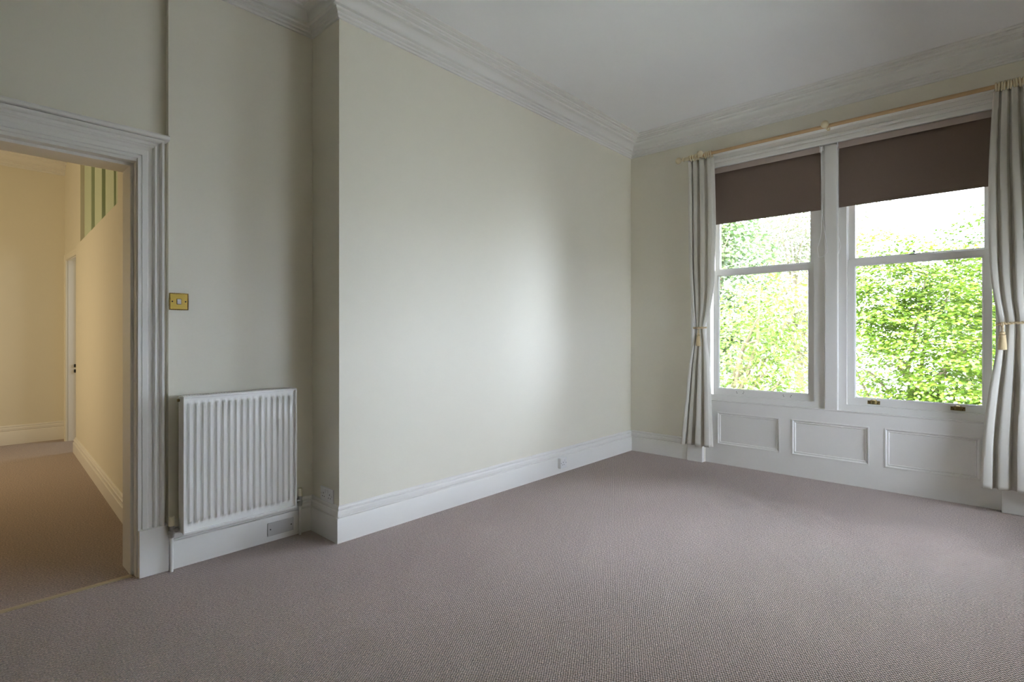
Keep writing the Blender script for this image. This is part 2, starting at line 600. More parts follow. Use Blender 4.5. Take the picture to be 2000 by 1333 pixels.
whr = MB().plate([0, 1.10, HL], [0, 2.105, ZC], [(1.10, HL, 2.105, ZC)], 0, .055, hallp)
whr = struct(whr, 'wall_hall', M['wall'], 'cream hall wall that stops short below boards coloured with green daylight')
MB().plate([1.0, HL + 1.2], [2.0, ZC], [], .24, .27, hallp).build('backing_panel', M['green_back'], whr, label='darker green backing behind the boards')
for a, b in ((3.70, 4.30), (3.02, 3.515), (2.345, 2.765), (1.712, 2.13), (1.0, 1.605)):
    MB().plate([a, b], [2.0, ZC], [], .06, .20, hallp).build('board', M['green_board'], whr, bevel=.006)
SKH = [(d, h * .72) for d, h in SK]
MB().sweep([(HA.x, HA.y), (HB.x, HB.y)], SKH, lambda a, b, h: (a, b, h)).build('skirting', M['gloss'], whr, smooth=True, angle=30)

struct(MB().box(-8.1, -7.92, -1.9, 3.0, 0, ZC), 'wall_hall_end', M['wall'], 'cream wall across the far end of the hall')
struct(MB().box(-7.92, -3.32, -1.9, -1.75, 0, ZC), 'wall_hall_side', M['wall'], 'cream wall on the far left side of the hall')
FX0, FX1, FY = -7.70, -6.80, 1.0
struct(MB().plate([-7.92, FX0 - .02, FX1 + .02, -5.0], [0, 2.05, ZC], [(FX0 - .02, FX1 + .02, 0, 2.05)], FY + .24, FY + .36,
                  lambda u, v, t: (u, t, v)).plate([-7.92, FX0 - .02], [0, ZC], [], FY, FY + .24, lambda u, v, t: (u, t, v))
       .plate([FX0 - .02, -6.94], [2.05, ZC], [], FY, FY + .24, lambda u, v, t: (u, t, v)),
       'wall_hall_recess', M['wall'], 'short cream wall around the far door at the hall end')
d2 = thing('door_2', 'far narrow doorway with white jamb at the end of the hall', 'doorway', (FX0, FY, 0), kind='structure')
MB().sweep([(FX1, 0), (FX1, 2.035), (FX0, 2.035), (FX0, 0)][::-1], [(0, 0), (0, .02), (.02, .028), (.06, .028), (.07, .022), (.08, 0)],
           lambda a, b, h: (a, FY - h, b)).build('architrave', M['wall'], d2)
MB().plate([FX0 - .02, FX0, FX1, FX1 + .02], [0, 2.03, 2.05], [(FX0, FX1, 0, 2.03)], FY - .002, FY + .37, lambda u, v, t: (u, t, v)).build('door_lining', M['gloss'], d2)
MB().box(FX0, FX0 + .013, FY + .075, FY + .25, 0, 2.03).build('door_stop', M['gloss'], d2)
for z in (.77, .83):
    MB().box(FX0, FX0 + .0145, FY + .052, FY + .068, z, z + .035).build('strike_plate', M['dark'], d2)
struct(MB().box(-7.92, -5.0, 2.9, 3.0, 0, ZC), 'wall_far_room', M['wall'], 'wall of the room beyond the far door')
struct(MB().box(-5.0, -4.9, 1.3, 3.0, 0, ZC), 'wall_far_room_side', M['wall'], 'side wall of the room beyond the far door')
struct(MB().sweep([(-7.92, FY), (-7.92, -1.75)], CORN, lambda a, b, h: (a, b, h)), 'trim_2', M['plaster'],
       'plaster cornice along the far hall wall', 'cornice', smooth=True, angle=28)
struct(MB().sweep([(-7.92, FY), (-7.92, -1.75)], SK, lambda a, b, h: (a, b, h)), 'baseboard_hall', M['gloss'],
       'tall white skirting along the far hall wall', 'skirting', smooth=True, angle=30)

# ------------------------------------------------------------------ windows: trim, apron, sashes
YF, YSL, YSU = 4.935, 4.965, 5.012     # frame face, lower sash face, upper sash face
WARCH = [(0, 0), (0, .026), (.006, .030), (.034, .030), (.038, .022), (.046, .022), (.052, .034), (.064, .036), (.070, .026), (.104, .028),
         (.110, .042), (.120, .048), (.132, .048), (.135, .040), (.135, 0)]
t1 = thing('trim_3', 'white moulded architrave and mullion around both sash windows', 'window surround', (-.99, YW, 0), kind='structure')
MB().sweep([(OX0, .21), (OX0, OZ1), (OX1, OZ1), (OX1, .21)], WARCH, lambda a, b, h: (a, YW - h, b)).build('architrave', M['gloss'], t1, smooth=True, angle=25)
for a, b in ((-2.172, OX0 - .022), (OX1 + .012, .205)):
    MB().box(a, b, 4.842, YW + .01, 0, .212).build('plinth_block', M['gloss'], t1, bevel=.006)
# box frame: outer members, mullion, head and sill in one piece, a little behind the apron
MB().plate([OX0 - .02, -1.985, -1.113, -.879, .002, OX1 + .02], [.56, .640, OZ1 - .012, OZ1 + .02],
           [(-1.985, -1.113, .640, OZ1 - .012), (-.879, .002, .640, OZ1 - .012)], YF, 5.09, lambda u, v, t: (u, t, v)).build('box_frame', M['gloss'], t1, bevel=.0015)
MB().box(-1.026, -.938, 4.903, YF + .01, .588, OZ1).build('mullion', M['gloss'], t1, bevel=.003)
for x in (-1.026, -.938):
    MB().cyl((x, 4.912, .59), (x, 4.912, OZ1), .006, n=10).build('mullion_bead', M['gloss'], t1, smooth=True)
# panelled apron under the windows
ap = struct(MB().plate([OX0 - .02, -1.905, -1.372, -1.272, -.728, -.622, -.078, OX1 + .02], [0, .185, .478, .588],
                       [(-1.905, -1.372, .185, .478), (-1.272, -.728, .185, .478), (-.622, -.078, .185, .478)], 4.91, 4.945,
                       lambda u, v, t: (u, t, v)), 'wall_apron', M['gloss'], 'white wooden apron with three sunk panels under the windows', 'panelling')
for a, b in ((-1.905, -1.372), (-1.272, -.728), (-.622, -.078)):
    p = MB().box(a, b, 4.922, 4.932, .185, .478).build('panel', M['gloss'], ap)
    MB().sweep([(a, .185), (b, .185), (b, .478), (a, .478)], [(-.004, 0), (-.004, .004), (.003, .006), (.008, .003), (.011, -.004), (.016, -.006), (.020, -.002), (.024, -.006), (.026, -.013), (0, -.013)],
               lambda x, z, h: (x, 4.91 - h, z), closed=True).build('panel_moulding', M['gloss'], p, smooth=True, angle=25)
MB().sweep([(OX0 - .02, .580), (OX1 + .02, .580)], [(0, 0), (0, .004), (.004, .009), (.010, .009), (.013, 0)], lambda a, b, h: (a, 4.91 - h, b)).build('nosing', M['gloss'], ap, smooth=True)


def window(n, x0, x1, label):
    wd = thing('window_%d' % n, label, 'window', ((x0 + x1) / 2, 5.0, .64), kind='structure')
    # lower sash: stiles .034, meeting rail, bottom rail
    st = .043
    zl = [.628, .690, 1.757, 1.803]
    lo = MB().plate([x0, x0 + st, x1 - st, x1], zl, [(x0 + st, x1 - st, zl[1], zl[2])], YSL, YSL + .042, lambda u, v, t: (u, t, v)).build('lower_sash', M['gloss'], wd, bevel=.002)
    MB().sweep([(x0 + st, zl[1]), (x1 - st, zl[1]), (x1 - st, zl[2]), (x0 + st, zl[2])], [(0, 0), (.004, .0), (.011, -.012), (.011, -.018), (0, -.018)],
               lambda a, b, h: (a, YSL + .004 - h, b), closed=True).build('glazing_bead', M['gloss'], lo)
    MB().box(x0 + st - .005, x1 - st + .005, YSL + .020, YSL + .024, zl[1] - .005, zl[2] + .005).build('pane', M['glass'], lo)
    zu = [1.770, 1.818, 2.69, 2.745]
    up = MB().plate([x0, x0 + st, x1 - st, x1], zu, [(x0 + st, x1 - st, zu[1], zu[2])], YSU, YSU + .042, lambda u, v, t: (u, t, v)).build('upper_sash', M['gloss'], wd, bevel=.002)
    MB().box(x0 + st - .005, x1 - st + .005, YSU + .020, YSU + .024, zu[1] - .005, zu[2] + .005).build('pane', M['glass'], up)
    return wd, lo


w1, lo1 = window(1, -1.967, -1.115, 'left sash window without brass lifts, half hidden by its blind')
w2, lo2 = window(2, -.877, -.015, 'right sash window with two brass lifts on its bottom rail')
for xc in (-.702, -.198):
    lf = MB()
    zc = .668
    lf.plate([xc - .041, xc + .041], [zc - .015, zc + .013], [], YSL - .003, YSL, lambda u, v, t: (u, t, v))
    lift = lf.build('sash_lift', M['oldbrass'], lo2, bevel=.001, label='dull brass sash lift')
    hk = []
    for k in range(9):
        a = math.pi * k / 8
        hk.append((xc - .022 * math.cos(a), YSL - .003 - .014 * math.sin(a), zc + .002 + .016 * math.sin(a)))
    hood = MB()
    vv, ff = [], []
    for k, (hx, hy, hz) in enumerate(hk):
        vv += [(hx, YSL - .002, zc - .010), (hx, hy, zc - .010), (hx, hy, hz), (hx, YSL - .002, hz + .006)]
    for k in range(8):
        for j in range(4):
            ff.append((k * 4 + j, k * 4 + (j + 1) % 4, k * 4 + 4 + (j + 1) % 4, k * 4 + 4 + j))
    ff += [(0, 1, 2, 3), (35, 34, 33, 32)]
    hood.add(vv, ff).build('finger_hood', M['oldbrass'], lo2, smooth=True)
    for dx, dz in ((-.033, .004), (-.026, -.007), (.026, -.007), (.033, .004)):
        MB().cyl((xc + dx, YSL - .0035, zc + dz), (xc + dx, YSL - .0028, zc + dz), .0035, n=10).build('screw', M['dark'], lo2)
# bare screw holes where the left window's lifts were
for xc in (-1.72, -1.325):
    for dx, dz in ((-.032, .006), (-.027, -.005), (.026, -.004), (.032, .008)):
        MB().cyl((xc + dx, YSL - .0006, .668 + dz), (xc + dx, YSL + .001, .668 + dz), .0034, n=8).build('screw_hole', M['dark'], lo1)
# sash fastener on the right meeting rail
MB().box(-.478, -.438, YSL + .004, YSL + .032, 1.803, 1.809).lathe([(.004, 0), (.004, .014), (.009, .018), (.009, .026), (.003, .03)], (-.452, YSL + .018, 1.809), n=10).build(
    'sash_fastener', M['chrome'], lo2, smooth=True)

# ------------------------------------------------------------------ blinds


def blind(x0, x1, label, cord_x, cords, loop_side):
    b = thing('roller_blind', label, 'blind', ((x0 + x1) / 2, 4.90, 2.225), 'brown roller blinds in the two windows')
    MB().cyl((x0, 4.908, 2.732), (x1, 4.908, 2.732), .016, n=20).build('roller', M['blind'], b, smooth=True)
    MB().box(x0, x1, 4.884, 4.8875, 2.692, 2.741).build('fascia', M['fascia'], b, bevel=.001, label='lighter brown fascia strip')
    MB().box(x0, x1, 4.9195, 4.9205, 2.245, 2.722).build('fabric', M['blind'], b)
    MB().box(x0, x1, 4.9165, 4.9235, 2.226, 2.248).build('bottom_bar', M['blind'], b, bevel=.0025)
    for bx in (x0 - .008, x1 + .001):
        MB().box(bx, bx + .007, 4.872, 4.935, 2.690, 2.752).build('bracket', M['plastic'], b, bevel=.002)
    MB().cyl((cord_x - .008, 4.897, 2.722), (cord_x + .008, 4.897, 2.722), .018, n=16).build('cord_wheel', M['plastic'], b, smooth=True)
    for c in cords:
        # smooth the hand-laid points
        P = [Vector(p) for p in c]
        out = []
        for i in range(len(P) - 1):
            p0, p1, p2, p3 = P[max(i - 1, 0)], P[i], P[i + 1], P[min(i + 2, len(P) - 1)]
            for k in range(4):
                t = k / 4
                out.append(.5 * ((2 * p1) + (p2 - p0) * t + (2 * p0 - 5 * p1 + 4 * p2 - p3) * t * t + (3 * p1 - p0 - 3 * p2 + p3) * t ** 3))
        out.append(P[-1])
        MB().tube(out, .0022, 6).build('pull_cord', M['cord'], b, smooth=True)
    return b


blind(-1.958, -1.060, 'brown roller blind half lowered over the left window', -1.046,
      [[(-1.050, 4.878, 2.72), (-1.046, 4.88, 2.5), (-1.042, 4.88, 2.3), (-1.036, 4.88, 2.14), (-1.012, 4.882, 1.96), (-1.002, 4.882, 1.90), (-1.008, 4.88, 1.862), (-1.034, 4.878, 1.838), (-1.066, 4.876, 1.832)],
       [(-1.040, 4.87, 2.72), (-1.041, 4.87, 2.5), (-1.040, 4.868, 2.3), (-1.043, 4.87, 2.15), (-1.046, 4.87, 2.02), (-1.064, 4.872, 1.945), (-1.074, 4.874, 1.90), (-1.069, 4.876, 1.86), (-1.066, 4.876, 1.832)]], 1)
blind(-.928, -.006, 'brown roller blind half lowered over the right window', -.934,
      [[(-.934, 4.876, 2.72), (-.931, 4.878, 2.5), (-.931, 4.878, 2.3), (-.930, 4.88, 2.2), (-.933, 4.88, 2.12), (-.928, 4.88, 2.03), (-.930, 4.88, 1.985), (-.912, 4.882, 1.915), (-.918, 4.882, 1.88), (-.928, 4.88, 1.835)],
       [(-.938, 4.872, 2.72), (-.937, 4.872, 2.5), (-.935, 4.872, 2.25), (-.936, 4.874, 2.1), (-.929, 4.876, 2.0), (-.911, 4.88, 1.915), (-.920, 4.88, 1.87), (-.928, 4.88, 1.835)]], -1)

# ------------------------------------------------------------------ curtain pole
PY, PZ = 4.78, 2.858
cp = thing('curtain_pole', 'wooden curtain pole with cream rings and ball end above the windows', 'curtain pole', (-.99, PY, PZ))
MB().cyl((-2.125, PY, PZ), (.275, PY, PZ), .0145, n=20).build('rod', M['pine'], cp, smooth=True, label='bare pine rod')
for s, x in ((-1, -2.118), (1, .268)):
    prof = [(.020, -.012), (.024, -.006), (.024, .004), (.019, .012), (.016, .040), (.014, .052), (.021, .056), (.021, .064), (.012, .070), (.011, .080)]
    for k in range(13):
        a = .42 + (math.pi - .42) * k / 12
        prof.append((max(.030 * math.sin(a), .0005), .108 - .030 * math.cos(a)))
    MB().lathe(prof, (x, PY, PZ), (s, 0, 0), 22).build('finial', M['cream_wood'], cp, smooth=True)
for bx in (-1.995, -.990, .185):
    mb = MB().lathe([(.030, 0), (.030, .012), (.020, .018), (.014, .03), (.014, .06)], (bx, YW, PZ), (0, -1, 0), 18)
    mb.torus((bx, PY, PZ), (1, 0, 0), .019, .007, 20, 8)
    prof = [(.012, 0), (.010, .012)]
    for k in range(11):
        a = .4 + (math.pi - .4) * k / 10
        prof.append((max(.029 * math.sin(a), .0005), .036 - .029 * math.cos(a)))
    mb.lathe(prof, (bx, PY - .018, PZ), (0, -1, 0), 18)
    mb.build('bracket', M['cream_wood'], cp, smooth=True)
rng = random.Random(3)
rings = [-2.098, -2.077, -2.060, -2.043, -2.024, -1.965, -1.948, -1.930, -1.911] + [.004, .018, .032, .047, .061, .075, .090, .104, .119, .134, .224, .240, .255]
for i, x in enumerate(rings):
    MB().torus((x, PY, PZ - .006), (1, rng.uniform(-.12, .12), rng.uniform(-.1, .1)), .026, .0062, 24, 8).build('ring', M['cream_wood'], cp, smooth=True)


# ------------------------------------------------------------------ curtains
def interp(tab, z):
    """smooth table lookup, tab: rising list of (z, value)"""
    if z <= tab[0][0]:
        return tab[0][1]
    for k in range(len(tab) - 1):
        (a, va), (b, vb) = tab[k], tab[k + 1]
        if z <= b:
            # cubic Hermite with finite-difference slopes
            def slope(m):
                p, q = tab[max(m - 1, 0)], tab[min(m + 1, len(tab) - 1)]
                return (q[1] - p[1]) / (q[0] - p[0])
            h = b - a
            t = (z - a) / h
            return ((2 * t ** 3 - 3 * t * t + 1) * va + (t ** 3 - 2 * t * t + t) * h * slope(k) + (3 * t * t - 2 * t ** 3) * vb + (t ** 3 - t * t) * h * slope(k + 1))
    return tab[-1][1]


def curtain(label, left, right, amp, folds, z0, z1, seed, tie):
    rg = random.Random(seed)
    nz, nu = 96, folds * 16
    ph = [rg.uniform(-.5, .5) for _ in range(6)]
    wid = [rg.uniform(.65, 1.4) for _ in range(folds)]
    hts = [rg.uniform(.7, 1.15) for _ in range(folds)]
    tot = sum(wid)
    v, f = [], []
    for j in range(nz + 1):
        z = z0 + (z1 - z0) * j / nz
        xl, xr, A = interp(left, z), interp(right, z), interp(amp, z)
        for i in range(nu + 1):
            u = i / nu
            k = min(int(u * folds), folds - 1)
            fr = u * folds - k
            xb = (sum(wid[:k]) + wid[k] * fr) / tot
            a = 2 * math.pi * fr
            g = A * hts[k]
            # round-backed folds that lean over a little; they wander slowly with height
            wob = .22 * math.sin(z * 1.1 + ph[k % 6] * 6 + k)
            y = PY + .010 + g - 2 * g * abs(math.sin(a / 2)) ** .7 * (1 - .12 * math.cos(a * 1.5 + wob))
            xx = xl + (xr - xl) * xb + (xr - xl) / folds * .16 * math.sin(2 * a + wob) * min(1, A / .02)
            # pinch pleats in the header
            if z > z1 - .15:
                t = (z - (z1 - .15)) / .15
                pin = math.exp(-((t - .38) / .22) ** 2)
                y += .5 * g * abs(math.sin(a / 2)) ** .7 * pin
                y -= .004 * math.cos(3 * a) * min(1, t * 2)
            zz = z
            if j == 0:
                zz = z + .004 * math.sin(3 * u * math.pi + seed)
            v.append((xx, y, zz))
    for j in range(nz):
        for i in range(nu):
            q = j * (nu + 1) + i
            f.append((q, q + 1, q + nu + 2, q + nu + 1))
    o = MB().add(v, f).build('curtain', M['curtain'], smooth=True, angle=80)
    md = o.modifiers.new('thickness', 'SOLIDIFY')
    md.thickness = .003
    md.offset = 0
    o['label'] = label
    o['category'] = 'curtain'
    o['group'] = 'cream curtains tied back at the sides'
    # a stitched hem line
    return o


curtain('narrow cream curtain tied back left of the windows',
        [(.165, -2.196), (.55, -2.155), (.9, -2.118), (1.12, -2.085), (1.265, -2.072), (1.42, -2.088), (1.83, -2.116), (2.83, -2.128)],
        [(.165, -1.907), (.55, -1.922), (.9, -1.938), (1.12, -1.960), (1.265, -1.977), (1.42, -1.935), (1.62, -1.902), (1.83, -1.893), (2.2, -1.885), (2.70, -1.893), (2.83, -1.898)],
        [(.165, .032), (.9, .026), (1.265, .010), (1.6, .022), (2.4, .026), (2.83, .020)], 4, .165, 2.832, 5, 1.265)
curtain('cream curtain tied back right of the windows',
        [(.165, -.072), (.5, -.062), (.8, -.035), (1.10, .004), (1.275, .016), (1.45, -.008), (1.65, -.028), (1.9, -.035), (2.3, -.034), (2.6, -.022), (2.83, -.010)],
        [(.165, .350), (.8, .32), (1.275, .250), (1.8, .275), (2.83, .205)],
        [(.165, .028), (.8, .024), (1.275, .012), (1.7, .022), (2.4, .025), (2.83, .020)], 5, .165, 2.836, 11, 1.275)


def tieback(label, pts, tx, ty, tz, sc):
    t = thing('curtain_tieback', label, 'tieback', (tx, ty, tz), 'rope tiebacks with tassels')
    for s in (-.0045, .0045):
        q = []
        for i, p in enumerate(pts):
            a = i * 1.9 + (0 if s < 0 else math.pi)
            q.append((p[0], p[1] + .0045 * math.cos(a), p[2] + .0045 * math.sin(a)))
        MB().tube(q, .0062, 8).build('rope', M['rope'], t, smooth=True)
    MB().torus((tx, ty, tz - .004), (1, .3, 0), .011 * sc, .005, 18, 8).tube([(tx, ty, tz - .01), (tx + .003, ty - .004, tz - .03), (tx, ty - .003, tz - .052)], [.006, .008, .006], 8).build('knot', M['rope'], t, smooth=True)
    z = tz - .050
    MB().lathe([(r * sc, h) for r, h in ((.004, .004), (.011, 0), (.013, -.008), (.009, -.016), (.015, -.019), (.016, -.023), (.014, -.026), (.0155, -.040), (.018, -.085),
                (.019, -.116), (.0175, -.118), (.004, -.114))],
               (tx, ty - .003, z), (0, 0, 1), 22).build('tassel', M['tassel'], t, smooth=True, angle=50)
    return t


def loop(x0, x1, yf, yb, z, dz=0, n=26):
    out = []
    for i in range(n + 1):
        a = math.pi * (1.08 - 1.16 * i / n)
        out.append(((x0 + x1) / 2 + (x1 - x0) / 2 * math.cos(a), yb + (yf - yb) * max(0, math.sin(a)) ** .55 if math.sin(a) > 0 else yb, z + dz * (i / n - .5)))
    return out


tieback('gold rope tieback with tassel on the left curtain', loop(-2.082, -1.966, 4.765, 4.80, 1.263, .004), -2.022, 4.757, 1.262, 1.05)
tieback('gold rope tieback with tassel on the right curtain', loop(.008, .275, 4.748, 4.80, 1.278, .02, 40), .034, 4.738, 1.268, 1.25)

# ------------------------------------------------------------------ radiator
RX = -2.998
RY0, RY1, RZ0, RZ1 = .836, 1.418, .194, .888
rad = thing('radiator', 'white ribbed panel radiator on the alcove wall beside the doorway', 'radiator', (-3.05, 1.127, 0))
ys, prof = [RY0 + .006], [0]
NF = 17
p0, p1 = RY0 + .018, RY1 - .018
pit = (p1 - p0) / NF
for k in range(NF):
    a = p0 + k * pit
    for q, h in ((.04, 0), (.16, .0), (.26, .75), (.32, 1), (.68, 1), (.74, .75), (.84, 0), (.96, 0)):
        ys.append(a + q * pit)
        prof.append(h)
ys.append(RY1 - .006)
prof.append(0)
zs = [RZ0 + .008, .222, .236, .243, .256, .40, .55, .70, .832, .845, .852, .866, RZ1 - .010]
zm = [0, 0, 0, .55, 1, 1, 1, 1, 1, .55, 0, 0, 0]
v, f = [], []
for z, m in zip(zs, zm):
    for y, h in zip(ys, prof):
        v.append((RX - .018 + .015 * h * m, y, z))
n = len(ys)
for j in range(len(zs) - 1):
    for i in range(n - 1):
        f.append((j * n + i, j * n + i + 1, (j + 1) * n + i + 1, (j + 1) * n + i))
MB().add(v, f).build('front_panel', M['radiator'], rad, smooth=True, angle=50)
MB().plate([RY0, RY0 + .007, RY1 - .007, RY1], [RZ0, RZ0 + .009, RZ1 - .011, RZ1], [(RY0 + .007, RY1 - .007, RZ0 + .009, RZ1 - .011)], RX - .018, RX,
           lambda u, v, t: (t, u, v)).build('front_rim', M['radiator'], rad, bevel=.002)
for y in (RY0, RY1 - .0015):
    MB().box(-3.078, RX - .018, y, y + .0015, RZ0 + .004, RZ1 - .002).build('side_panel', M['radiator'], rad)
MB().box(-3.090, -3.078, RY0 + .004, RY1 - .004, RZ0 + .01, RZ1 - .012).build('rear_panel', M['radiator'], rad, bevel=.003)
us = [RY0 + .004]
holes = []
NS = 44
gp = (RY1 - RY0 - .02) / NS
for k in range(NS):
    a = RY0 + .010 + k * gp
    us += [a, a + gp * .55]
    holes.append((a, a + gp * .55, -3.068, -3.028))
us.append(RY1 - .004)
MB().plate(us, [-3.078, -3.068, -3.028, RX - .014], holes, RZ1 - .001, RZ1 + .001, lambda u, v, t: (v, u, t)).build('top_grille', M['radiator'], rad)
MB().box(-3.072, -3.024, RY0 + .006, RY1 - .006, RZ1 - .030, RZ1 - .026).build('slit_shade', M['dark'], rad)  # dark sheet standing for the shade inside, below the grille slits
MB().cyl((-3.062, RY0 - .010, RZ1 - .022), (-3.062, RY0 + .002, RZ1 - .022), .008, n=12).build('bleed_valve', M['oldbrass'], rad, smooth=True)
for y, e, px in ((.803, RY0 + .004, -3.072), (1.474, RY1 - .004, -3.076)):
    s = 1 if e > y else -1
    MB().cyl((px, y, 0), (px, y, .19), .0082, n=16).build('pipe', M['gloss'], rad, smooth=True)
    MB().lathe([(.010, 0), (.012, .002), (.012, .016), (.014, .018), (.014, .034), (.011, .036), (.011, .046), (.0125, .048), (.0125, .062), (.008, .064)], (px, y, .172), n=14) \
        .cyl((px, y, .206), (px, y + s * .020, .206), .010, .010, 14).cyl((px, y + s * .018, .206), (px, y + s * .030, .206), .0125, .0125, 6) \
        .cyl((px, y + s * .028, .206), (px, e, .206), .0075, n=12).build('valve', M['chrome'], rad, smooth=True, label='tarnished metal radiator valve')
    MB().lathe([(.0125, 0), (.0140, .002), (.0135, .044), (.0125, .047), (.0100, .047), (.0100, .044), (.0005, .044)], (px, y, .232), n=18).build('valve_cap', M['cream_plastic'], rad, smooth=True)

# ------------------------------------------------------------------ switch, sockets, plates
sw = thing('light_switch', 'brass light switch with rope edge beside the doorway', 'switch', (XA, .845, 1.371))
SY, SZ = .848, 1.371
MB().box(XA, XA + .006, SY - .043, SY + .043, SZ - .043, SZ + .043).build('face_plate', M['brass'], sw, bevel=.0015)
rp = []
for q in range(4):
    cs = [(-.041, -.041), (.041, -.041), (.041, .041), (-.041, .041)]
    (a0, b0), (a1, b1) = cs[q], cs[(q + 1) % 4]
    for k in range(30):
        t = k / 30
        rp.append((a0 + (a1 - a0) * t, b0 + (b1 - b0) * t))
vv, ff = [], []
for i, (a, b) in enumerate(rp):
    r = .0036 * (1 + .22 * math.sin(i * math.pi / 1.5))
    out = Vector((a, b)).normalized()
    for j in range(6):
        g = 2 * math.pi * j / 6
        vv.append((XA + .005 + r * math.sin(g), SY + a + out.x * r * math.cos(g), SZ + b + out.y * r * math.cos(g)))
nr = len(rp)
for i in range(nr):
    for j in range(6):
        ff.append((i * 6 + j, ((i + 1) % nr) * 6 + j, ((i + 1) % nr) * 6 + (j + 1) % 6, i * 6 + (j + 1) % 6))
MB().add(vv, ff).build('rope_edge', M['ropebrass'], sw, label='dark twisted rope edge')
MB().box(XA + .005, XA + .0075, SY - .0105, SY + .0105, SZ - .0145, SZ + .0145).build('rocker_surround', M['dark'], sw)
MB().add([(XA + .006, SY - .0085, SZ - .0125), (XA + .006, SY + .0085, SZ - .0125), (XA + .006, SY + .0085, SZ + .0125), (XA + .006, SY - .0085, SZ + .0125),
          (XA + .0125, SY - .0085, SZ - .0125), (XA + .0125, SY + .0085, SZ - .0125), (XA + .009, SY + .0085, SZ + .0125), (XA + .009, SY - .0085, SZ + .0125)],
         [(0, 1, 2, 3), (4, 5, 6, 7), (0, 1, 5, 4), (1, 2, 6, 5), (2, 3, 7, 6), (3, 0, 4, 7)]).build('rocker', M['plastic'], sw, bevel=.0008, label='white rocker')
for s in (-1, 1):
    MB().cyl((XA + .005, SY + s * .030, SZ), (XA + .0068, SY + s * .030, SZ), .0036, n=14).build('screw', M['dark'], sw)

# a plate drawn in its own plane: fn(u, v, out)


def outlet(name, label, fn, wd, ht, depth, gangs, loc, cat='socket'):
    o = thing(name, label, cat, loc)
    MB().plate([-wd / 2, wd / 2], [-ht / 2, ht / 2], [], 0, depth, fn).build('face_plate', M['plastic'], o, bevel=.003)
    for g in gangs:
        for u, v, a, b in ((0, .006, .0026, .0042), (-.011, -.014, .0034, .0024), (.011, -.014, .0034, .0024)):
            MB().plate([g + u - a, g + u + a], [v - b, v + b], [], depth - .001, depth + .0004, fn).build('pin_hole', M['dark'], o)
        sx = g * .0 + (g - math.copysign(.022, g) if len(gangs) > 1 else g + .022)
        MB().plate([sx - .005, sx + .005], [.010, .030], [], depth - .001, depth + .003, fn).build('rocker', M['plastic'], o, bevel=.001)
    for u in ((-wd / 2 + .010), (wd / 2 - .010)):
        MB().plate([u - .0028, u + .0028], [-.0028, .0028], [], depth - .001, depth + .0004, fn).build('screw', M['chrome'] if len(gangs) > 1 else M['dark'], o)
    return o


outlet('double_socket', 'white double socket above the skirting on the short alcove return', lambda u, v, t: (-2.930 + u, YB - t, .247 + v), .146, .084, .010,
       (-.036, .036), (-2.930, YB, .247))
outlet('single_socket', 'white single socket on the skirting of the long wall', lambda u, v, t: (XL + .025 + t, 3.657 + u, .092 + v), .088, .088, .030,
       (-.006,), (XL + .025, 3.657, .092))
bp = thing('blank_plate', 'grey double blanking plate on the skirting under the radiator', 'blank plate', (XA + .025, 1.365, .072))
MB().box(XA + .025, XA + .032, 1.289, 1.441, .034, .110).build('face_plate', M['greyplastic'], bp, bevel=.002)
for y in (1.304, 1.426):
    MB().cyl((XA + .031, y, .072), (XA + .0325, y, .072), .0038, n=12).build('screw', M['dark'], bp)

# ------------------------------------------------------------------ garden: ground and trees
struct(MB().plate([-40, 45], [-10, 60], [], -4.3, -4.0, lambda u, v, t: (u, v, t)), 'ground', M['gravel'], 'unseen ground below the trees, made pale gravel to bounce light', 'ground')


def leaf_shape(kind):
    if kind == 'maple':
        a = np.array([(0, 0), (.30, .02), (.50, .30), (.30, .42), (.34, .72), (.12, .68), (0, 1.0), (-.12, .68), (-.34, .72), (-.30, .42), (-.50, .30), (-.30, .02)], float)
        f = [(0, 1, 3), (1, 2, 3), (0, 3, 5), (3, 4, 5), (0, 5, 6), (0, 6, 7), (0, 7, 9), (7, 8, 9), (0, 9, 11), (9, 10, 11)]
    else:
        a = np.array([(0, 0), (.17, .28), (.16, .62), (0, 1.0), (-.16, .62), (-.17, .28)], float)
        f = [(0, 1, 2), (0, 2, 3), (0, 3, 4), (0, 4, 5)]
    z = -.18 * np.abs(a[:, 0]) - .22 * (a[:, 1] - .3) ** 2
    return np.c_[a[:, 0], a[:, 1] - .1, z], np.array(f)


